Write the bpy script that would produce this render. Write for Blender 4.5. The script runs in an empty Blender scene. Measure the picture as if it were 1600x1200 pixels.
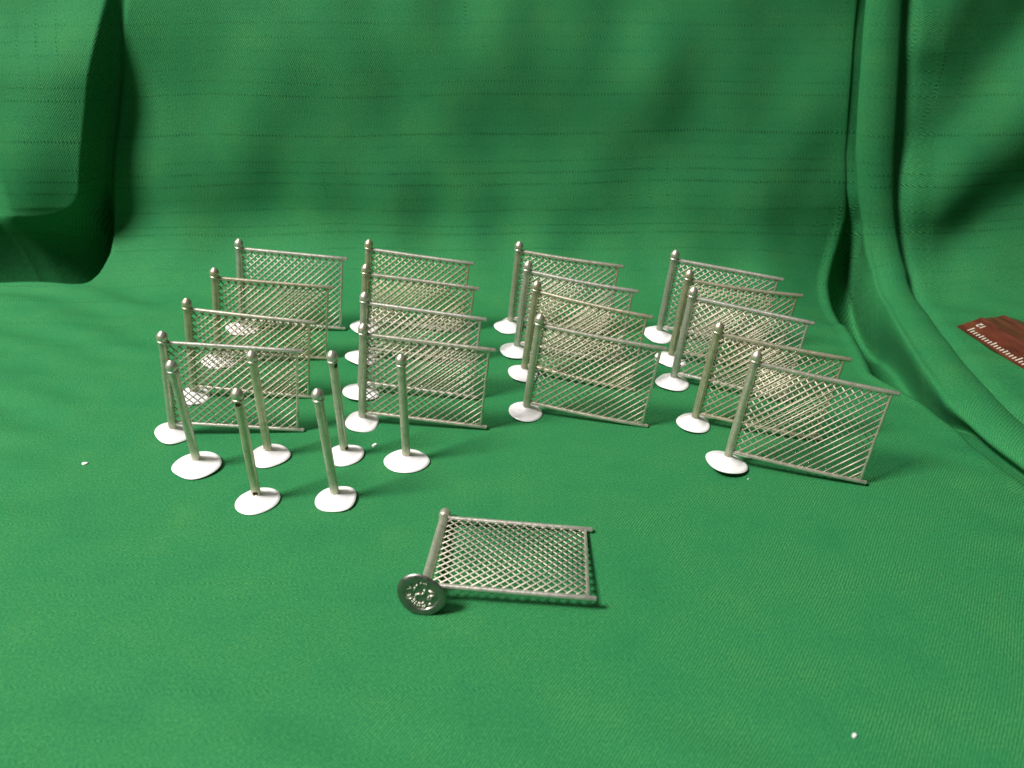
import bpy, bmesh, math, random
import numpy as np
from mathutils import Matrix, Vector

# ------------------------------------------------------------------ camera, light, exposure
U = 0.0012                      # one working unit in metres (1.2 mm; a fence post is 30 units tall)
CF, CP, CR, CH = 1293.1, math.radians(29.541), math.radians(1.229), 115.67   # focal px @1600, pitch, roll, height
sc = bpy.context.scene
col = sc.collection
_fw = np.array([0, math.cos(CP), -math.sin(CP)]); _up = np.array([0, math.sin(CP), math.cos(CP)]); _rt = np.array([1., 0, 0])
_r = math.cos(CR) * _rt + math.sin(CR) * _up
_u = -math.sin(CR) * _rt + math.cos(CR) * _up
_o = np.array([0, 0, CH])
cam_d = bpy.data.cameras.new('camera')
cam_d.sensor_width = 36; cam_d.lens = 36 * CF / 1600
cam_d.clip_start = 0.005; cam_d.clip_end = 20
cam_d.dof.use_dof = True; cam_d.dof.focus_distance = 205 * U; cam_d.dof.aperture_fstop = 21
cam = bpy.data.objects.new('camera', cam_d); col.objects.link(cam)
cam.matrix_world = Matrix([[_r[i], _u[i], -_fw[i], (_o * U)[i]] for i in range(3)] + [[0, 0, 0, 1]])
sc.camera = cam

w = bpy.data.worlds.new('World'); sc.world = w; w.use_nodes = True
bg = w.node_tree.nodes['Background']; bg.inputs[0].default_value = (1.0, 0.97, 0.92, 1); bg.inputs[1].default_value = 0.08

def area(name, loc, target, sx, sy, power, colr):
    d = bpy.data.lights.new(name, 'AREA'); d.shape = 'RECTANGLE'; d.size = sx; d.size_y = sy; d.energy = power; d.color = colr
    o = bpy.data.objects.new(name, d); col.objects.link(o); o.location = loc
    o.rotation_euler = (Vector(target) - Vector(loc)).to_track_quat('-Z', 'Y').to_euler()
    return o
area('window_lamp', (-0.78, -0.18, 1.08), (0, 0.22, 0), 0.30, 0.30, 36.0, (1.0, 0.97, 0.92))
area('ceiling_lamp', (-0.75, 0.15, 1.60), (0, 0.22, 0), 0.9, 0.9, 9.0, (1.0, 0.95, 0.86))

sc.view_settings.view_transform = 'Standard'; sc.view_settings.look = 'None'
sc.view_settings.gamma = 1; sc.view_settings.use_curve_mapping = False
sc.view_settings.exposure = 0.0

# ------------------------------------------------------------------ node helpers and materials
def mat_new(name):
    m = bpy.data.materials.new(name); m.use_nodes = True
    nt = m.node_tree; b = nt.nodes['Principled BSDF']
    return m, nt, b
class N:
    def __init__(s, nt): s.nt = nt
    def node(s, t, **kw):
        n = s.nt.nodes.new(t)
        for k, v in kw.items(): setattr(n, k, v)
        return n
    def link(s, a, b): s.nt.links.new(a, b)
    def m(s, op, a, b=None, c=None):
        n = s.nt.nodes.new('ShaderNodeMath'); n.operation = op
        for i, v in enumerate((a, b, c)):
            if v is None: continue
            if isinstance(v, (int, float)): n.inputs[i].default_value = v
            else: s.link(v, n.inputs[i])
        return n.outputs[0]
    def noise(s, vec, scale, detail=2, rough=0.5):
        n = s.nt.nodes.new('ShaderNodeTexNoise'); n.inputs['Scale'].default_value = scale
        n.inputs['Detail'].default_value = detail; n.inputs['Roughness'].default_value = rough
        s.link(vec, n.inputs['Vector']); return n.outputs['Fac']
    def ramp(s, fac, stops):
        n = s.nt.nodes.new('ShaderNodeValToRGB'); e = n.color_ramp.elements
        while len(e) > 1: e.remove(e[-1])
        e[0].position, e[0].color = stops[0][0], (*stops[0][1], 1)
        for p, c in stops[1:]:
            q = e.new(p); q.color = (*c, 1)
        s.link(fac, n.inputs[0]); return n.outputs[0]
    def map(s, v, a, b, c, d):
        n = s.nt.nodes.new('ShaderNodeMapRange'); n.inputs[1].default_value = a; n.inputs[2].default_value = b
        n.inputs[3].default_value = c; n.inputs[4].default_value = d; n.interpolation_type = 'SMOOTHSTEP'
        s.link(v, n.inputs[0]); return n.outputs[0]

def cloth_material():
    m, nt, b = mat_new('green_woven_cloth'); n = N(nt)
    uv = n.node('ShaderNodeUVMap', uv_map='cloth').outputs[0]
    sep = n.node('ShaderNodeSeparateXYZ'); n.link(uv, sep.inputs[0]); u, v = sep.outputs[0], sep.outputs[1]
    # gentle drift of the threads so that nothing is ruler straight
    wob = n.m('MULTIPLY', n.m('SUBTRACT', n.noise(uv, 0.012, 1), 0.5), 7.0)
    wob2 = n.m('MULTIPLY', n.m('SUBTRACT', n.noise(uv, 0.014, 1), 0.5), 9.0)
    uu = n.m('ADD', n.m('ADD', u, wob2), n.m('MULTIPLY', v, 0.10)); vv = n.m('ADD', n.m('ADD', v, wob), n.m('MULTIPLY', u, -0.022))
    # fine twill weave
    jit = n.m('MULTIPLY', n.noise(uv, 0.9, 2), 1.2)
    tw = n.m('SINE', n.m('ADD', n.m('MULTIPLY', n.m('ADD', n.m('MULTIPLY', uu, 0.80), n.m('MULTIPLY', vv, -0.60)), 2 * math.pi / 0.52), jit))
    wf = n.m('SINE', n.m('MULTIPLY', vv, 2 * math.pi / 0.46))
    wp = n.m('SINE', n.m('MULTIPLY', uu, 2 * math.pi / 0.43))
    fine = n.m('ADD', n.m('MULTIPLY', tw, 0.55), n.m('MULTIPLY', n.m('MULTIPLY', wf, wp), 0.45))
    patch = n.map(n.noise(uv, 0.06, 3), 0.35, 0.65, 0.45, 1.0)
    fine = n.m('MULTIPLY', fine, patch)
    # slub rows: irregularly spaced lines of little stitches, along both thread directions
    def rows(a, bcoord, period, seed, dash):
        sc_ = n.m('DIVIDE', a, period)
        cell = n.m('FLOOR', sc_)
        wn = n.node('ShaderNodeTexWhiteNoise', noise_dimensions='1D'); n.link(n.m('ADD', cell, seed), wn.inputs['W'])
        rnd = wn.outputs['Value']
        fr = n.m('SUBTRACT', n.m('FRACT', sc_), n.m('ADD', 0.25, n.m('MULTIPLY', rnd, 0.5)))
        d = n.m('MULTIPLY', n.m('ABSOLUTE', fr), period)
        width = n.m('ADD', 0.22, n.m('MULTIPLY', rnd, 0.45))
        band = n.m('SUBTRACT', 1.0, n.m('MINIMUM', n.m('DIVIDE', d, width), 1.0))
        ph = n.m('MULTIPLY', rnd, 40.0)
        st = n.m('SINE', n.m('ADD', n.m('ADD', n.m('MULTIPLY', bcoord, 2 * math.pi / dash), n.m('MULTIPLY', a, 4.0)), ph))
        comb = n.node('ShaderNodeCombineXYZ'); n.link(n.m('MULTIPLY', bcoord, 0.10), comb.inputs[0]); n.link(cell, comb.inputs[1])
        on = n.map(n.noise(comb.outputs[0], 1.0, 3), 0.34, 0.56, 0.30, 1.0)
        vary = n.m('ADD', 0.35, n.m('MULTIPLY', n.m('FRACT', n.m('MULTIPLY', rnd, 7.31)), 0.85))
        return n.m('MULTIPLY', n.m('MULTIPLY', band, on), vary), st
    b1, s1 = rows(vv, uu, 4.3, 3.0, 1.05)
    b2, s2 = rows(uu, vv, 6.8, 11.0, 1.25)
    v_patch = n.map(n.noise(uv, 0.018, 2), 0.50, 0.66, 0.05, 0.9)
    b2 = n.m('MULTIPLY', b2, v_patch)
    light_fade = n.m('MAXIMUM', n.map(v, 262, 282, 0.22, 1.0), n.m('MULTIPLY', n.map(n.m('MULTIPLY', u, -1.0), 95, 125, 0.0, 1.0), n.map(v, 205, 235, 0.0, 0.9)))  # rows faded on the table to imitate flatter light; same weave throughout
    b1 = n.m('MULTIPLY', b1, light_fade); b2 = n.m('MULTIPLY', b2, light_fade)
    slub = n.m('ADD', n.m('MULTIPLY', b1, s1), n.m('MULTIPLY', b2, s2))
    slub_line = n.m('ADD', b1, b2)
    fuzz = n.noise(uv, 2.6, 3, 0.7)
    grain = n.noise(uv, 5.5, 2, 0.8)
    fleck = n.map(n.noise(uv, 3.1, 2, 0.6), 0.66, 0.76, 0.0, 1.0)
    h = n.m('ADD', n.m('ADD', n.m('MULTIPLY', fine, 0.50), n.m('MULTIPLY', slub, 1.5)), n.m('ADD', n.m('MULTIPLY', fuzz, 0.7), n.m('MULTIPLY', fleck, 0.5)))
    bump = n.node('ShaderNodeBump'); bump.inputs['Strength'].default_value = 0.75; bump.inputs['Distance'].default_value = 0.00022
    n.link(h, bump.inputs['Height']); n.link(bump.outputs[0], b.inputs['Normal'])
    # dye: threads differ a little in hue, gaps between threads are deeper green
    fac = n.m('ADD', n.m('MULTIPLY', n.noise(uv, 1.7, 3, 0.75), 0.68), n.m('MULTIPLY', n.noise(uv, 0.06, 4, 0.6), 0.32))
    base = n.ramp(fac, [(0.25, (0.0080, 0.106, 0.041)), (0.5, (0.021, 0.168, 0.056)), (0.75, (0.060, 0.238, 0.068))])
    mul = n.m('ADD', 1.0, n.m('ADD', n.m('MULTIPLY', fine, 0.36), n.m('MULTIPLY', n.m('MULTIPLY', slub, n.map(grain, 0.3, 0.6, 0.3, 1.3)), 0.28)))
    mul = n.m('SUBTRACT', mul, n.m('MULTIPLY', slub_line, 0.02))
    mul = n.m('ADD', mul, n.m('ADD', n.m('MULTIPLY', n.m('SUBTRACT', grain, 0.5), 1.3), n.m('MULTIPLY', n.m('MULTIPLY', fleck, n.m('ADD', 0.5, n.m('MULTIPLY', slub_line, 1.4))), 0.75)))
    mx = n.node('ShaderNodeVectorMath', operation='SCALE'); n.link(base, mx.inputs[0]); n.link(mul, mx.inputs['Scale'])
    n.link(mx.outputs[0], b.inputs['Base Color'])
    b.inputs['Roughness'].default_value = 0.75
    b.inputs['Specular IOR Level'].default_value = 0.15
    b.inputs['Sheen Weight'].default_value = 0.0; b.inputs['Sheen Roughness'].default_value = 0.5
    return m

def metal_material(name, colr, rough, metallic=0.85):
    m, nt, b = mat_new(name); n = N(nt)
    tc = n.node('ShaderNodeTexCoord').outputs['Object']
    oi = n.node('ShaderNodeObjectInfo').outputs['Random']
    f = n.noise(tc, 420, 4, 0.65)
    c1 = tuple(x * 0.72 for x in colr); c2 = tuple(min(1, x * 1.12) for x in colr)
    n.link(n.ramp(f, [(0.30, c1), (0.5, colr), (0.72, c2)]), b.inputs['Base Color'])
    b.inputs['Metallic'].default_value = metallic
    g = n.noise(tc, 1500, 3, 0.6)
    n.link(n.map(g, 0.3, 0.7, rough - 0.06, rough + 0.10), b.inputs['Roughness'])
    bump = n.node('ShaderNodeBump'); bump.inputs['Strength'].default_value = 0.25; bump.inputs['Distance'].default_value = 0.00008
    n.link(n.noise(tc, 900, 3, 0.6), bump.inputs['Height']); n.link(bump.outputs[0], b.inputs['Normal'])
    return m

def paint_material():
    m, nt, b = mat_new('white_enamel'); n = N(nt)
    tc = n.node('ShaderNodeTexCoord').outputs['Object']
    f = n.noise(tc, 300, 3)
    n.link(n.ramp(f, [(0.3, (0.70, 0.675, 0.69)), (0.7, (0.78, 0.76, 0.77))]), b.inputs['Base Color'])
    b.inputs['Roughness'].default_value = 0.32
    bump = n.node('ShaderNodeBump'); bump.inputs['Strength'].default_value = 0.35; bump.inputs['Distance'].default_value = 0.00015
    n.link(n.noise(tc, 260, 2), bump.inputs['Height']); n.link(bump.outputs[0], b.inputs['Normal'])
    return m

def ruler_material():
    m, nt, b = mat_new('varnished_brown'); n = N(nt)
    tc = n.node('ShaderNodeTexCoord').outputs['Object']
    mp = n.node('ShaderNodeMapping'); mp.inputs['Scale'].default_value = (1, 5, 5); n.link(tc, mp.inputs[0])
    f = n.noise(mp.outputs[0], 60, 4, 0.6)
    n.link(n.ramp(f, [(0.3, (0.040, 0.008, 0.005)), (0.55, (0.105, 0.020, 0.011)), (0.8, (0.15, 0.050, 0.022))]), b.inputs['Base Color'])
    b.inputs['Roughness'].default_value = 0.42; b.inputs['Coat Weight'].default_value = 0.35; b.inputs['Coat Roughness'].default_value = 0.2
    return m
def plain(name, c, rough):
    m, nt, b = mat_new(name); n = N(nt)
    tc = n.node('ShaderNodeTexCoord').outputs['Object']
    n.link(n.ramp(n.noise(tc, 500, 2), [(0.3, tuple(x * 0.85 for x in c)), (0.7, c)]), b.inputs['Base Color'])
    b.inputs['Roughness'].default_value = rough
    return m

M_CLOTH = cloth_material()
SILVER = metal_material('dull_silver_metal', (0.65, 0.615, 0.53), 0.38)
PEWTER = metal_material('warm_pewter_metal', (0.64, 0.59, 0.475), 0.38)
BRASSY = metal_material('brassy_metal', (0.62, 0.555, 0.40), 0.37)
DARKM = metal_material('dark_metal', (0.30, 0.285, 0.26), 0.38, 1.0)  # darker, fully metallic variant for the foot of the lying panel
RAIL = {m.name: metal_material(m.name + '_rail', c, 0.33, 0.80) for m, c in ((SILVER, (0.70, 0.67, 0.60)), (PEWTER, (0.69, 0.645, 0.54)), (BRASSY, (0.66, 0.60, 0.45)))}
WIRE = {m.name: metal_material(m.name + '_wire', c, 0.58, 0.66) for m, c in ((SILVER, (0.54, 0.505, 0.41)), (PEWTER, (0.53, 0.49, 0.38)), (BRASSY, (0.52, 0.465, 0.33)))}
M_PAINT = paint_material()
M_RULER = ruler_material()
M_TICK = plain('cream_print', (0.58, 0.54, 0.45), 0.6)

# ------------------------------------------------------------------ mesh helpers (working units, scaled by U)
def mesh_from(name, verts, faces, smooth=True, angle=None):
    me = bpy.data.meshes.new(name)
    me.from_pydata((np.asarray(verts, float) * U).tolist(), [], faces); me.update()
    if smooth:
        me.polygons.foreach_set('use_smooth', [True] * len(me.polygons))
        if angle: me.set_sharp_from_angle(angle=math.radians(angle))
    return me
def obj(name, me, mat, parent=None):
    o = bpy.data.objects.new(name, me); col.objects.link(o)
    if mat and not me.materials: me.materials.append(mat)
    if parent: o.parent = parent
    return o
def lathe(profile, seg=20):
    V, Fc = [], []
    for r, z in profile:
        for k in range(seg):
            a = 2 * math.pi * k / seg; V.append((r * math.cos(a), r * math.sin(a), z))
    n = len(profile)
    for i in range(n - 1):
        for k in range(seg):
            k2 = (k + 1) % seg; Fc.append((i * seg + k, i * seg + k2, (i + 1) * seg + k2, (i + 1) * seg + k))
    Fc.append(tuple(reversed(range(seg)))); Fc.append(tuple((n - 1) * seg + k for k in range(seg)))
    return V, Fc
def bar(p0, p1, r, seg=6, dome=0.0, ry=None, n=1, off=0.5):
    """rod from p0 to p1; dome > 0 rounds the far end"""
    p0, p1 = np.array(p0, float), np.array(p1, float); d = p1 - p0; L = np.linalg.norm(d); d = d / L
    a = np.array([0, 1., 0]) if abs(d[1]) < 0.9 else np.array([1., 0, 0])
    e1 = np.cross(d, a); e1 /= np.linalg.norm(e1); e2 = np.cross(d, e1)
    ry = ry or r
    st = [(L * 0.92 * k / n, 1) for k in range(n)] + ([(L - dome, 1), (L - dome * 0.35, 0.8), (L, 0.35)] if dome else [(L, 1)])
    V, Fc = [], []
    for t, s in st:
        for k in range(seg):
            an = 2 * math.pi * (k + off) / seg
            V.append(p0 + d * t + (e1 * math.cos(an) * r + e2 * math.sin(an) * ry) * s)
    for i in range(len(st) - 1):
        for k in range(seg):
            k2 = (k + 1) % seg; Fc.append((i * seg + k, (i + 1) * seg + k, (i + 1) * seg + k2, i * seg + k2))
    Fc.append(tuple(range(seg))); Fc.append(tuple(reversed([(len(st) - 1) * seg + k for k in range(seg)])))
    return V, Fc
def join(parts):
    V, Fc = [], []
    for v, f in parts:
        o = len(V); V += list(v); Fc += [tuple(i + o for i in q) for q in f]
    return V, Fc

# ------------------------------------------------------------------ the cloth: table top, bend, back drape and folds
YB, RBEND, LEAN = 259.0, 27.0, math.radians(4)
ARC = RBEND * (math.pi / 2 - LEAN)
def profile(t):
    t = np.asarray(t, float)
    a = np.clip((t - YB) / RBEND, 0, math.pi / 2 - LEAN)
    over = np.maximum(t - YB - ARC, 0)
    y = np.minimum(t, YB) + RBEND * np.sin(a) + over * math.sin(LEAN)
    z = RBEND * (1 - np.cos(a)) + over * math.cos(LEAN)
    return y, z, -np.sin(a), np.cos(a)
_T = np.linspace(-40, 460, 5001); _PY, _PZ, _, _ = profile(_T)
def px(x, y):
    """pixel of the 1600x1200 photograph -> (s, t) on the undisturbed cloth"""
    d = _fw + _r * (x - 800) / CF - _u * (y - 600) / CF
    k = _PY / d[1]
    zr = CH + d[2] * k
    i = int(np.argmax((zr <= _PZ) & (_PY > 20)))
    return d[0] * k[i], _T[i]
def curve(pts):
    q = np.array(sorted([px(*p) for p in pts], key=lambda a: a[1]))
    return lambda t: np.interp(t, q[:, 1], q[:, 0])
def sm(x, a, b):
    x = np.clip((x - a) / (b - a), 0, 1); return x * x * (3 - 2 * x)
rng = np.random.default_rng(7)
def lownoise(S, T, wl, n=10, seed=0, ax=1.0, ay=1.0):
    r = np.random.default_rng(seed); o = 0
    for _ in range(n):
        k = 2 * math.pi / (wl * r.uniform(0.7, 1.6)); a = r.uniform(0, 2 * math.pi)
        o = o + np.sin(k * (S * math.cos(a) * ax + T * math.sin(a) * ay) + r.uniform(0, 6.28))
    return o / math.sqrt(n)

def cloth():
    def spaced(knots):
        out = []
        for (a, b, st) in knots: out += list(np.arange(a, b, st))
        return np.array(out + [knots[-1][1]])
    s = spaced([(-330, -210, 4), (-210, -110, 0.7), (-110, 90, 1.6), (90, 190, 0.45), (190, 330, 4)])
    t = spaced([(-30, 150, 2.0), (150, 420, 0.8), (420, 460, 3)])
    S, T = np.meshgrid(s, t)
    PY, PZ, NY, NZ = profile(T)
    D = np.zeros_like(S)
    wall = sm(T, YB - 5, YB + 30); floor = 1 - wall
    # slow undulation: strong on the drape, faint on the table
    D += wall * (1.5 * lownoise(S, T, 60, 9, 3) + 0.5 * lownoise(S, T, 24, 8, 5, 1, 0.6))
    clear = 1 - sm(np.abs(S), 85, 120) * 0
    D += floor * 0.10 * lownoise(S, T, 45, 8, 9)
    # shallow ripples in the cloth where nothing stands
    free = np.clip(sm(-S, 92, 125) + sm(S, 96, 118) + sm(-T, -108, -78), 0, 1) * floor
    D += free * (0.30 * lownoise(S, T * 2.2, 26, 8, 21) + 0.22 * lownoise(S * 0.35, T, 9, 8, 22))
    side = sm(-S, 100, 150) * floor * sm(T, 190, 240)
    D += side * (0.9 * np.sin((S * 0.55 + T) * 2 * math.pi / 22) * 0.5 + 0.6 * lownoise(S, T, 30, 6, 12))
    # the drape above leans out a little towards its top
    # ---- left: hanging bulge with a rounded lower end, and the dark pocket beside and beneath it
    edge = curve([(204, -40), (194, 40), (187, 120), (182, 220), (178, 290), (171, 335), (163, 380), (156, 420)])(T)
    pr = curve([(198, -40), (188, 40), (180, 150), (174, 250), (170, 330), (163, 395), (145, 425), (128, 440)])(T)
    tb = px(60, 410)[1]; tp_top = px(180, 90)[1]
    tbs = tb + 13 * np.clip((S - px(60, 360)[0]) / 24, -0.4, 1.5) ** 3
    low = sm(T, tbs - 14, tbs + 18) ** 0.85
    bs = np.clip((edge - S) / 34.0, -0.4, 1.2)
    prof = sm(bs, -0.04, 0.18) ** 0.8
    left_fall = 1 - sm(-S, -px(30, 200)[0], -px(-25, 200)[0])
    bulge = 14 * (0.72 * prof + 0.28 * sm(bs, 0.0, 0.8)) * low * (0.45 + 0.55 * left_fall) * (1 - 0.75 * sm(T, px(150, 130)[1], px(150, -30)[1]))
    D += bulge
    inpock = sm(pr - S, -2.5, 8) * (1 - prof * low) * (1 - sm(T, tp_top - 25, tp_top + 40))
    lip = px(90, 436)[1]
    inpock *= sm(T, lip - 2.5, lip + 6)
    D -= 62 * inpock
    # ---- right: a rope-like fold coming down the drape and sweeping over the table
    hr = 5.6 - 0.8 * (1 - sm(t, YB - 40, YB + 10))                  # height of the roll, per row
    fl = 1 - sm(t, YB - 4, YB + 26)
    ta = t + 1.26 * hr * fl                                         # where its upper part is seen against the cloth
    k3 = 1 + 0.6 * hr * (1 - fl) / 275
    cl = curve([(1358, -30), (1350, 60), (1343, 160), (1340, 240), (1343, 300), (1350, 350), (1362, 430), (1381, 505), (1424, 576), (1459, 623), (1504, 664), (1548, 700), (1600, 740), (1680, 800)])(ta) / k3
    cr = curve([(1416, -30), (1413, 60), (1408, 160), (1404, 240), (1402, 300), (1408, 380), (1420, 426), (1450, 509), (1506, 580), (1562, 640), (1600, 674), (1680, 742)])(ta) / k3
    cr = np.maximum(cr, cl + 7)
    xc, rr = 0.5 * (cl + cr), 0.5 * (cr - cl)
    lipx = curve([(1338, 300), (1334, 340), (1322, 385), (1314, 430), (1320, 470), (1333, 507), (1349, 542), (1367, 584), (1409, 614), (1461, 640)])(t)
    t1, t2, t3 = px(1461, 640)[1], px(1409, 612)[1], px(1340, 300)[1]
    inval = sm(t, t1 - 14, t2 + 10) * (1 - sm(t, t3 - 30, t3))
    xl = np.minimum(lipx * inval + (xc - rr * 1.25) * (1 - inval), xc - rr * 1.2)
    dep = 1.8 + 11 * inval
    ctl_x = [xl - 14, xl - 6, xl - 1.0, 0.6 * xl + 0.4 * (xc - rr), xc - 0.50 * rr, xc - 1.03 * rr, xc - 0.72 * rr, xc, xc + 0.72 * rr, xc + 1.0 * rr, xc + 1.25 * rr, xc + 1.9 * rr, xc + 3 * rr, xc + 4 * rr]
    ctl_d = [0 * t, 0 * t, -0.25 - 0 * t, -0.72 * dep, -dep, 0.42 * hr, 0.84 * hr, hr, 0.72 * hr, 0.12 * hr, -1.6 + 0 * t, 0.1 + 0 * t, 0 * t, 0 * t]
    CX, CD = np.array(ctl_x), np.array(ctl_d); nk = len(CX)
    fade = sm(t, 95, 150)
    lo, hi = CX[1], CX[-2]
    q = (S - lo[:, None]) / (hi - lo)[:, None]; ins = (q >= 0) & (q <= 1)
    qq = np.clip(q, 0, 0.99999) * (nk - 3); i0 = qq.astype(int); f = qq - i0
    ri = np.arange(len(t))[:, None] + 0 * i0
    def cat(Cv):
        a_, b_, c_, d_ = (Cv[i0 + k, ri] for k in range(4))
        return 0.5 * (2 * b_ + (c_ - a_) * f + (2 * a_ - 5 * b_ + 4 * c_ - d_) * f ** 2 + (3 * b_ - a_ - 3 * c_ + d_) * f ** 3)
    fd = fade[:, None]
    SXr = np.where(ins, S + (cat(CX) - S) * fd, S); DR_ = np.where(ins, cat(CD), 0) * fd
    xr = (S - xc[:, None]) / rr[:, None]; Lc = (xc - rr)[:, None] + 0 * S
    D = D * np.where(ins, 1 - 0.8 * np.sin(np.clip(q, 0, 1) * math.pi), 1)
    hol = sm(S, px(1180, 430)[0], px(1362, 430)[0]) * np.exp(-((T - px(1310, 425)[1]) / 26) ** 2) * sm(Lc + 1 - S, 0, 4)
    D -= 12 * hol
    # ---- right of the fold: slanting soft folds
    rightz = sm(xr, 1.3, 2.6) * sm(T, YB - 14, YB + 18)
    def slant(p, q, wd, amp):
        a, b = np.array(px(*p)), np.array(px(*q)); dv = b - a; L = np.linalg.norm(dv); dv /= L; nn = np.array([-dv[1], dv[0]])
        X, Y = S - a[0], T - a[1]; al = (X * dv[0] + Y * dv[1]) / L; ac = X * nn[0] + Y * nn[1]
        return amp * np.exp(-(ac / wd) ** 2) * sm(al, -0.25, 0.25)
    D += rightz * (slant((1420, 335), (1600, 190), 15, 3.4) + slant((1450, 410), (1600, 310), 12, -2.6) + slant((1440, 245), (1540, 130), 10, -1.6) + slant((1430, 90), (1500, -20), 10, 3.0))
    D = D + DR_
    V = np.stack([SXr, PY + D * NY, PZ + D * NZ], -1).reshape(-1, 3)
    nr, nc = S.shape
    idx = np.arange(nr * nc).reshape(nr, nc)
    Fc = np.stack([idx[:-1, :-1], idx[:-1, 1:], idx[1:, 1:], idx[1:, :-1]], -1).reshape(-1, 4)
    me = bpy.data.meshes.new('backdrop_cloth')
    me.from_pydata((V * U).tolist(), [], Fc.tolist()); me.update()
    me.polygons.foreach_set('use_smooth', [True] * len(me.polygons))
    uvl = me.uv_layers.new(name='cloth')
    li = np.empty(len(me.loops), int); me.loops.foreach_get('vertex_index', li)
    UV = np.stack([S.ravel(), T.ravel()], -1)[li]
    uvl.data.foreach_set('uv', UV.ravel())
    o = obj('backdrop_cloth', me, M_CLOTH)
    o['kind'] = 'structure'; o['label'] = 'green woven cloth spread as ground and draped up behind in folds'; o['category'] = 'cloth'
    return o
cloth()

# ------------------------------------------------------------------ fence pieces
HT, ZR1, ZR2, LR = 30.0, 26.82, 3.55, 32.3
PR, RR = 1.0, 0.56
BH = 2.0
def tag(o, label, cat, group=None):
    o['label'] = label; o['category'] = cat
    if group: o['group'] = group

post_me = mesh_from('post', *lathe([(PR * 1.03, 0.35), (PR, 1.5), (PR, 14), (PR * 0.99, 27.15)], 20), angle=50)
cap_me = mesh_from('cap', *lathe([(0.92, 27.0), (1.22, 27.05), (1.30, 27.22), (1.24, 27.42), (1.12, 27.50), (1.20, 27.75), (1.30, 28.2), (1.28, 28.65), (1.12, 29.1), (0.80, 29.5), (0.42, 29.82), (0.14, 30.0)], 20), angle=60)
top_me = mesh_from('top_rail', *bar((0.7, 0, ZR1), (LR, 0, ZR1), RR, 12, 0.35, n=6), angle=50)
bot_me = mesh_from('bottom_rail', *bar((0.7, 0, ZR2), (LR, 0, ZR2), RR * 0.95, 12, 0.35, n=6), angle=50)
X0, X1, Z0, Z1 = PR * 0.85, 30.6, ZR2 + 0.25, ZR1 - 0.25
def chain_link():
    ps = []; pitch = 2.02; rw = 0.17
    for sgn, yo in ((1, -0.08), (-1, 0.08)):
        c = Z0 - (X1 - X0) - 5 if sgn > 0 else Z0
        k = 0
        for k in range(80):
            # line z = sgn*x + cc
            cc = (Z0 - X1 + 0.6 + k * pitch) if sgn > 0 else (Z0 + X0 + 0.6 + k * pitch)
            xs = []
            xa, xb = X0, X1
            if sgn > 0: xa = max(xa, Z0 - cc); xb = min(xb, Z1 - cc)
            else: xa = max(xa, cc - Z1); xb = min(xb, cc - Z0)
            if xb - xa < 0.3: continue
            jx = random.Random(k * 7 + (sgn > 0)); rr_ = rw * jx.uniform(0.88, 1.14); o1, o2 = jx.uniform(-0.07, 0.07), jx.uniform(-0.07, 0.07)
            ps.append(bar((xa, yo, sgn * xa + cc + o1), (xb, yo, sgn * xb + cc + o2), rr_, 8, n=2, off=0.5, ry=rr_ * 0.70))
    return mesh_from('chain_link_mesh', *join(ps))
link_me = chain_link()
edge_me = mesh_from('edge_bar', *join([bar((X1, 0, Z0 - 0.1), (X1, 0, Z1 + 0.1), 0.36, 8, ry=0.28)]), angle=50)
def gusset(z, s):
    V = []
    for y in (-0.2, 0.2): V += [(X1 - 1.6, y, z), (X1 + 0.1, y, z), (X1 + 0.1, y, z + 1.6 * s)]
    return V, [(0, 1, 2), (5, 4, 3), (0, 3, 4, 1), (1, 4, 5, 2), (2, 5, 3, 0)]
gus_t = mesh_from('corner_web', *gusset(Z1 + 0.05, -1), smooth=False)
gus_b = mesh_from('corner_web', *gusset(Z0 - 0.05, 1), smooth=False)

def post_with_sockets():
    """the loose posts carry the two holes that a panel's rails plug into"""
    def raw(V, Fc):
        m_ = bpy.data.meshes.new('raw'); m_.from_pydata([tuple(map(float, v)) for v in V], [], Fc)
        b_ = bmesh.new(); b_.from_mesh(m_); bmesh.ops.recalc_face_normals(b_, faces=b_.faces); b_.to_mesh(m_); b_.free(); m_.update(); return m_
    o = bpy.data.objects.new('tmp', raw(*lathe([(PR * 1.03, 0.35), (PR, 1.5), (PR, 14), (PR * 0.99, 27.15)], 32))); col.objects.link(o)
    for z, r in ((26.3, 0.60), (2.85, 0.60)):
        c = bpy.data.objects.new('cut', raw(*bar((-0.3, 0, z), (3, 0, z), r, 16))); col.objects.link(c)
        md = o.modifiers.new('b', 'BOOLEAN'); md.operation = 'DIFFERENCE'; md.object = c; md.solver = 'EXACT'
    bpy.context.view_layer.update()
    me = bpy.data.meshes.new_from_object(o.evaluated_get(bpy.context.evaluated_depsgraph_get()))
    me.transform(Matrix.Scale(U, 4)); me.polygons.foreach_set('use_smooth', [True] * len(me.polygons)); me.set_sharp_from_angle(angle=math.radians(40))
    for q in [q for q in col.objects if q.name.startswith(('tmp', 'cut'))]: bpy.data.objects.remove(q)
    me.name = 'socket_post'; me.materials.clear()
    return me
socket_me = post_with_sockets()

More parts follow.
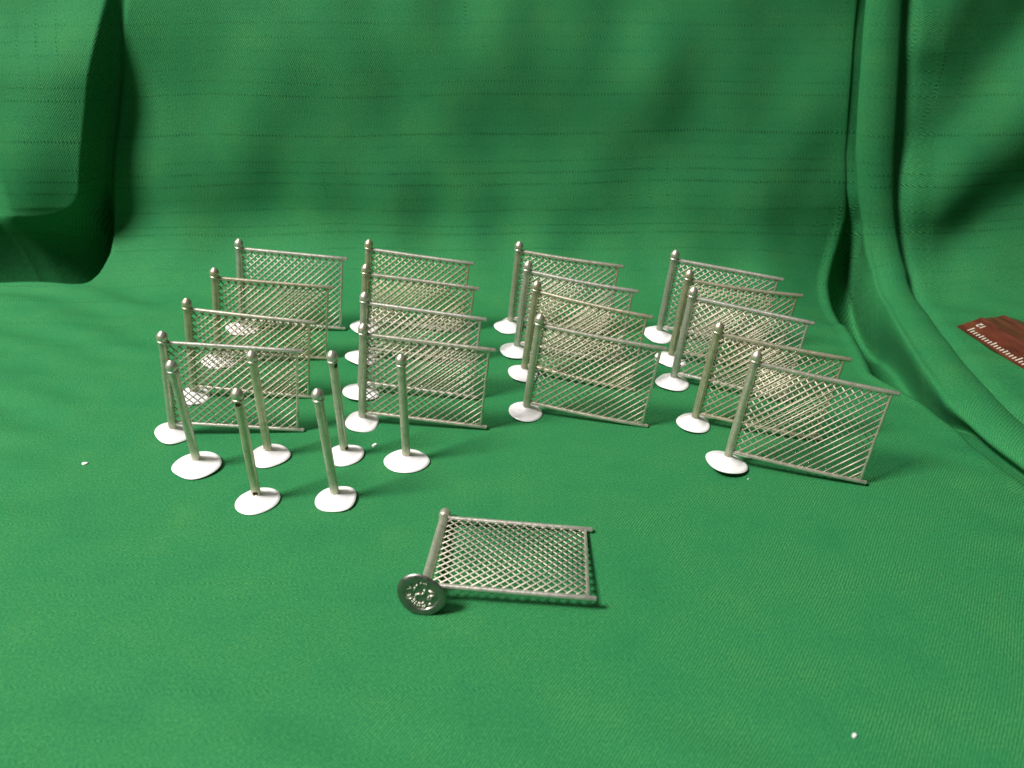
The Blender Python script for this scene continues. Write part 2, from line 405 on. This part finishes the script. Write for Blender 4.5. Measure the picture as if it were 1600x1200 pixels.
def base_mesh(R, seed, pts=None, dome=BH, recess=False):
    """low hat-shaped foot with an uneven outline; pts = [(angle deg, factor)] shapes it"""
    r = np.random.default_rng(seed); seg = 40
    th = np.arange(seg) * 2 * math.pi / seg
    if pts:
        a = np.array([p[0] for p in pts], float); f = np.array([p[1] for p in pts], float)
        o = np.argsort(a); a, f = a[o], f[o]
        fac = np.interp(np.degrees(th), np.r_[a[-1] - 360, a, a[0] + 360], np.r_[f[-1], f, f[0]])
        for _ in range(2): fac = (np.roll(fac, 1) + 2 * fac + np.roll(fac, -1)) / 4
        if not recess: fac = 1 + (fac - fac.mean()) * 1.6
    else:
        fac = 1 + sum(r.normal(0, s) * np.cos(k * th + r.uniform(0, 6.28)) for k, s in ((2, 0.050), (3, 0.040), (4, 0.022), (5, 0.014)))
    rings = [(0.18, dome + 0.32), (0.24, dome + 0.12), (0.32, dome * 0.92), (0.48, dome * 0.74), (0.64, dome * 0.57), (0.80, dome * 0.38), (0.90, dome * 0.22 + 0.34), (0.965, 0.56), (1.0, 0.38), (0.985, 0.18), (0.90, 0.0)]
    if recess: rings += [(0.70, 0.0), (0.665, 0.10), (0.64, 0.30), (0.3, 0.32)]
    V, Fc = [], []
    for rho, z in rings:
        f2 = 1 + (fac - 1) * min(1, (rho / 0.6) ** 2)
        if recess and z >= 0.0 and rings.index((rho, z)) > 10: f2 = 1 + (fac - 1) * 0.3
        for k in range(seg):
            q = R * rho * f2[k]; V.append((q * math.cos(th[k]), q * math.sin(th[k]), z))
    for i in range(len(rings) - 1):
        for k in range(seg):
            k2 = (k + 1) % seg; Fc.append((i * seg + k, (i + 1) * seg + k, (i + 1) * seg + k2, i * seg + k2))
    Fc.append(tuple(range(seg))); Fc.append(tuple(reversed([(len(rings) - 1) * seg + k for k in range(seg)])))
    return mesh_from('base', V, Fc, angle=48)

def pose(o, x, y, yaw, a, b, R):
    up = np.array([math.sin(a), math.sin(b), 0]); tl = np.linalg.norm(up); up[2] = math.sqrt(1 - up @ up)
    rail = np.array([math.cos(yaw), math.sin(yaw), 0]); rail -= up * (rail @ up); rail /= np.linalg.norm(rail)
    yy = np.cross(up, rail); z = 0.9 * R * tl - 0.06
    o.matrix_world = Matrix([[rail[i], yy[i], up[i], (x, y, z)[i] * U] for i in range(3)] + [[0, 0, 0, 1]])

def with_mat(me, mat, cache={}):
    k = (me.name, mat.name)
    if k not in cache:
        c = me.copy(); c.name = me.name; c.materials.clear(); c.materials.append(mat); cache[k] = c
    return cache[k]

def warped(me, mat, bow, twist):
    c = me.copy(); c.materials.clear(); c.materials.append(mat)
    co = np.empty(len(c.vertices) * 3); c.vertices.foreach_get('co', co); co = co.reshape(-1, 3)
    f = np.clip(co[:, 0] / (LR * U), 0, 1)
    co[:, 1] += U * (bow * 4 * f * (1 - f) + twist * f * (co[:, 2] / (ZR1 * U) - 0.5))
    co[:, 2] += U * 0.25 * bow * np.sin(f * math.pi)
    c.vertices.foreach_set('co', co.ravel()); c.update()
    return c

def fence_parts(root, mat, rail_mat, base_me, base_mat, skew=0.0, bow=0.0, twist=0.0):
    bs = obj('base', base_me, base_mat, root)
    ps = obj('post', with_mat(post_me, mat), None, root)
    cp = obj('cap', with_mat(cap_me, mat), None, root)
    if skew:
        Mx = Matrix.Translation((0, 0, ZR1 * U)) @ Matrix.Rotation(skew, 4, 'Y') @ Matrix.Translation((0, 0, -ZR1 * U))
        for q in (bs, ps, cp): q.matrix_local = Mx
    obj('top_rail', warped(top_me, RAIL[rail_mat.name], bow, twist), None, root)
    obj('bottom_rail', warped(bot_me, RAIL[rail_mat.name], bow, twist), None, root)
    obj('edge_bar', warped(edge_me, mat, bow, twist), None, root)
    obj('corner_web', warped(gus_t, mat, bow, twist), None, root); obj('corner_web', warped(gus_b, mat, bow, twist), None, root)
    ln = obj('chain_link_mesh', warped(link_me, WIRE[mat.name], bow, twist), None, root); ln['kind'] = 'stuff'
    return bs

#          x,      y,      yaw,   lean x, lean y, base R, metal
FENCES = [(-85.47, 234.33, 3.41, 5.80, 1.72, 4.85, SILVER), (-85.81, 212.80, 6.52, 6.81, -1.45, 4.6, BRASSY),
          (-86.20, 192.61, 2.63, 6.97, -2.45, 4.4, BRASSY), (-84.95, 174.16, 5.39, 6.40, -3.57, 4.5, PEWTER),
          (-47.15, 237.54, -2.03, 6.31, -0.88, 4.6, BRASSY), (-44.75, 216.90, -1.13, 6.30, 0.77, 4.6, BRASSY),
          (-41.57, 196.47, -3.34, 5.69, 2.28, 4.85, SILVER), (-38.62, 181.27, -2.48, 5.33, -4.68, 4.4, PEWTER),
          (-1.08, 240.68, -7.05, 4.68, -5.00, 4.9, PEWTER), (1.02, 223.31, -9.80, 5.63, -2.27, 4.85, SILVER),
          (3.21, 209.24, -14.14, 5.85, -2.95, 4.5, BRASSY), (3.73, 188.06, -9.64, 5.72, -3.16, 4.55, PEWTER),
          (45.96, 236.52, -14.16, 3.42, -5.92, 4.85, SILVER), (47.07, 219.91, -7.02, 4.17, -3.37, 4.4, BRASSY),
          (45.70, 205.96, -17.45, 4.73, -0.19, 4.84, SILVER), (47.76, 184.30, -12.29, 5.35, -0.70, 4.6, BRASSY),
          (52.33, 165.90, -12.63, 7.16, 5.55, 5.26, PEWTER)]
ROW = ['outermost row farthest from the ruler', 'third row from the ruler', 'second row from the ruler', 'row of five next to the ruler']
PLACE4 = ['nearest the draped backdrop', 'second from the draped backdrop', 'third from the draped backdrop', 'last, farthest from the backdrop']
PLACE5 = PLACE4[:3] + ['fourth from the draped backdrop', 'last, farthest from the backdrop']
for i, (x, y, yaw, a, b, R, mt) in enumerate(FENCES):
    root = bpy.data.objects.new('toy_fence', None); col.objects.link(root); root.empty_display_size = 0.005
    pose(root, x, y, *(math.radians(v) for v in (yaw, a, b)), R)
    fence_parts(root, mt, SILVER if (mt is SILVER or i in (3, 4)) else PEWTER if mt is PEWTER or i in (2, 5) else mt, base_mesh(R, 100 + i), M_PAINT, bow=rng.normal(0, 0.28), twist=rng.normal(0, 0.35))
    row, k = (i // 4, i % 4) if i < 12 else (3, i - 12)
    tag(root, ('chain-link panel in the %s, %s' % (ROW[row], (PLACE5 if row == 3 else PLACE4)[k])), 'fence panel', 'standing toy fence panels in rows')

# the panel lying on its back, its unpainted foot towards us
root = bpy.data.objects.new('toy_fence', None); col.objects.link(root)
RL = [[0.9981, -0.0387, 0.0485], [-0.0522, -0.099, 0.9937], [-0.0337, -0.9943, -0.1008]]; OL = (-15.40, 114.83, 4.55)
root.matrix_world = Matrix([[*RL[i], OL[i] * U] for i in range(3)] + [[0, 0, 0, 1]])
tag(root, 'unpainted grey fence panel lying flat on the cloth, stamped foot on edge', 'fence panel')
DR = 4.75
# outline seen from below (image right = +x, image up = -y)
outline = [(-10, 1.02), (16, .94), (64, .86), (104, 1.03), (122, 1.06), (155, 1.06), (180, 1.0), (205, 0.95), (233, .98), (270, 0.98), (284, 1.0), (323, .95), (345, 1.0)]
bs = fence_parts(root, SILVER, SILVER, base_mesh(DR, 5, [((-a) % 360, f) for a, f in outline], recess=True), DARKM, skew=math.radians(1.3))
def dp(x, y): return ((x - 655) / 645 * DR, (y - 625) / 500 * DR, 0.25)
LETTERS = [[[(540, 370), (470, 440), (445, 540)], [(720, 485), (700, 570), (640, 605), (520, 600), (475, 680), (490, 770), (560, 815), (640, 830), (715, 790)]],
           [[(820, 505), (1000, 540)]], [[(820, 635), (980, 605)], [(780, 700), (880, 718)], [(830, 635), (800, 700)], [(890, 625), (880, 712)]],
           [[(820, 840), (890, 800)]], [[(730, 850), (745, 950)], [(680, 865), (685, 955)], [(682, 870), (742, 945)]],
           [[(600, 860), (612, 930)]], [[(550, 850), (545, 915)], [(490, 820), (460, 875)]], [[(430, 800), (465, 735)], [(400, 790), (445, 810)]],
           [[(300, 738), (430, 715)]], [[(270, 668), (330, 655), (372, 630)]], [[(250, 512), (330, 490), (392, 450)], [(300, 425), (390, 445)]],
           [[(495, 285), (545, 290)], [(540, 375), (515, 425)]], [[(590, 370), (655, 300)]], [[(700, 320), (705, 370)], [(755, 325), (765, 380)]]]
for L in LETTERS:
    ps = []
    for st in L:
        for p, q in zip(st[:-1], st[1:]):
            p, q = dp(*p), dp(*q); ps.append(bar(p, q, 0.17, 6))
    obj('embossed_letter', mesh_from('embossed_letter', *join(ps)), SILVER, bs)

# ------------------------------------------------------------------ loose posts
POSTS = [(-74.15, 160.77, -0.42, -5.15, 5.3, 70, [(0, 1.0), (60, .95), (120, .92), (165, 1.02), (195, 1.08), (230, .95), (270, .98), (320, 0.95)], 'bare post leaning towards the outermost panel, its white foot drawn to a blunt point'),
         (-56.48, 148.05, -0.50, -1.91, 4.75, -82, [(0, 1.02), (40, 1.04), (90, .95), (140, .92), (180, 1.0), (220, 1.05), (260, 1.06), (310, .98)], 'bare post with round dark rail holes showing below its cap and above its foot'),
         (-58.60, 165.63, 0.42, -3.85, 4.7, 214, [(0, 1.08), (40, .98), (90, .95), (150, .95), (190, .98), (230, 1.02), (260, 1.05), (310, .98)], 'bare brassy post with a chipped white foot edge, behind the post with open rail holes'),
         (-40.26, 166.35, -0.67, -3.60, 4.4, -30, None, 'bare post with rail holes turned to one side, beside the white paint chip'),
         (-39.11, 149.12, -2.11, -3.39, 4.6, 80, [(0, 1.0), (45, 1.06), (90, .94), (135, 1.0), (180, 1.02), (225, 1.05), (270, 1.0), (315, 1.08)], 'bare post with a rounded squarish white foot and no holes in view'),
         (-25.08, 164.64, 0.21, -1.96, 5.1, 110, [(0, 1.05), (45, .93), (90, .92), (135, .95), (180, 1.03), (225, .97), (270, .93), (315, .97)], 'bare upright post with a lemon-shaped white foot, farthest from the outermost row')]
for i, (x, y, a, b, R, az, shp, lab) in enumerate(POSTS):
    root = bpy.data.objects.new('fence_post', None); col.objects.link(root)
    pose(root, x, y, 0.0, math.radians(a), math.radians(b), R)
    mt = (SILVER, BRASSY, BRASSY, DARKM, PEWTER, PEWTER)[i] if i != 3 else SILVER
    ps = obj('post', with_mat(socket_me, PEWTER if mt is SILVER else mt), None, root); ps.rotation_euler.z = math.radians(az)
    obj('cap', with_mat(cap_me, SILVER if i in (0, 3, 4) else PEWTER), None, root)
    obj('base', base_mesh(R, 300 + i, shp), M_PAINT, root)
    tag(root, lab, 'fence post', 'loose fence posts')

# ------------------------------------------------------------------ paint chips on the cloth
def chip(p, sx, sy, h, seed, label, rot=0):
    r = np.random.default_rng(seed); n = 7; V = []
    s, t = px(*p)
    for z, f in ((0.02, 1.0), (h, 0.8)):
        for k in range(n):
            a = 2 * math.pi * k / n
            V.append((sx * f * math.cos(a) * r.uniform(.75, 1.2), sy * f * math.sin(a) * r.uniform(.75, 1.2), z * r.uniform(.7, 1.3)))
    Fc = [(k, (k + 1) % n, n + (k + 1) % n, n + k) for k in range(n)] + [tuple(reversed(range(n))), tuple(range(n, 2 * n))]
    o = obj('paint_chip', mesh_from('paint_chip', V, Fc, smooth=False), M_PAINT)
    o.location = (s * U, t * U, 0.05 * U); o.rotation_euler.z = rot
    tag(o, label, 'paint chip', 'paint chips on the cloth')
chip((585, 697), 0.55, 1.0, 0.35, 1, 'jagged white paint chip on the cloth between two bare posts', -0.4)
chip((133, 725), 0.85, 0.5, 0.25, 2, 'small white paint fleck on open cloth beyond the outermost panels')
chip((1334, 1151), 0.42, 0.48, 0.45, 3, 'tiny white crumb alone on bare cloth far from every fence piece')
chip((1169, 749), 0.34, 0.16, 0.15, 4, 'thin white shred at the foot of the last panel next to ruler', 0.8)

# ------------------------------------------------------------------ ruler
def ruler():
    A = np.array([146.0, 247.7]); d = np.array([0.227, -0.974]); wd = np.array([0.974, 0.227])
    root = bpy.data.objects.new('ruler', None); col.objects.link(root)
    root.matrix_world = Matrix([[d[0], wd[0], 0, A[0] * U], [d[1], wd[1], 0, A[1] * U], [0, 0, 1, 0.35 * U], [0, 0, 0, 1]])
    # cross-section (across, height): thin bevelled edges and a raised middle with two beads
    cs = [(0, 0.0), (0, 0.75), (3.0, 1.55), (7.4, 2.5), (8.0, 2.95), (8.8, 3.0), (9.4, 2.55), (16.2, 2.55), (16.8, 3.0), (17.6, 2.95), (18.2, 2.5), (22.4, 1.5), (25.0, 0.75), (25.0, 0.0)]
    n = len(cs); Lr = 256.0; V, Fc = [], []
    xs = [0, 0.35, 0.9, 2.2, 4.5, 8] + list(np.linspace(16, Lr, 16))
    def start(yv):       # the end is rounded off on its far corner
        q = max(0, (yv - 15) / 10); return 6.5 * (1 - math.sqrt(max(0, 1 - q * q * 0.96))) - 1.2 * math.sin(min(1, yv / 18) * math.pi / 2)
    for j, xv in enumerate(xs):
        e = 1 - min(1, xv / 8)
        fall = {0: 0.72, 1: 0.9, 2: 0.97}.get(j, 1)
        for yv, zv in cs: V.append((xv + start(yv) * e, yv, zv * fall))
    for j in range(len(xs) - 1):
        for k in range(n):
            k2 = (k + 1) % n; Fc.append((j * n + k, j * n + k2, (j + 1) * n + k2, (j + 1) * n + k))
    Fc.append(tuple(range(n))); Fc.append(tuple(reversed([(len(xs) - 1) * n + k for k in range(n)])))
    obj('blade', mesh_from('blade', V, Fc, angle=25), M_RULER, root)
    slope = math.atan2(0.8, 3.0)
    inch = 25.4 / 1.2; cs_, sn_ = math.cos(slope), math.sin(slope)
    meshes = {}
    for k in range(0, 120):
        xv = 4.3 + k * inch / 16
        if xv > 190: break
        ln = 2.5 if k % 16 == 0 else 2.1 if k % 8 == 0 else 1.8 if k % 4 == 0 else 1.45
        if ln not in meshes:
            V = []
            for zz in (0.0, 0.05):
                for X, Y in ((-0.22, 0.35), (0.22, 0.35), (0.22, 0.35 + ln), (-0.22, 0.35 + ln)):
                    V.append((X, Y * cs_ - zz * sn_, 0.76 + Y * sn_ + zz))
            meshes[ln] = mesh_from('tick', V, [(4, 5, 6, 7), (0, 1, 5, 4), (1, 2, 6, 5), (2, 3, 7, 6), (3, 0, 4, 7)], smooth=False)
        o = obj('tick', meshes[ln], M_TICK, root); o.location.x = xv * U
    sl2 = math.atan2(0.95, 4.4)
    for k, s in enumerate(('12', '11', '10', '9', '8', '7', '6', '5')):
        fc = bpy.data.curves.new('numeral', 'FONT'); fc.body = s; fc.size = 3.0 * U; fc.extrude = 0.03 * U; fc.align_x = 'CENTER'; fc.align_y = 'CENTER'; fc.offset = 0.06 * U
        t = bpy.data.objects.new('tmpf', fc); col.objects.link(t); bpy.context.view_layer.update()
        me = bpy.data.meshes.new_from_object(t.evaluated_get(bpy.context.evaluated_depsgraph_get())); bpy.data.objects.remove(t)
        o = obj('numeral', me, M_TICK, root)
        yv = 5.1; zv = 1.55 + (yv - 3) * 0.95 / 4.4 + 0.06
        o.matrix_local = Matrix.Translation((( 4.3 + k * inch) * U, yv * U, zv * U)) @ Matrix.Rotation(sl2, 4, 'X') @ Matrix.Rotation(math.pi, 4, 'Z')
    tag(root, 'varnished reddish brown ruler with cream inch marks, resting on the green cloth', 'ruler')
ruler()
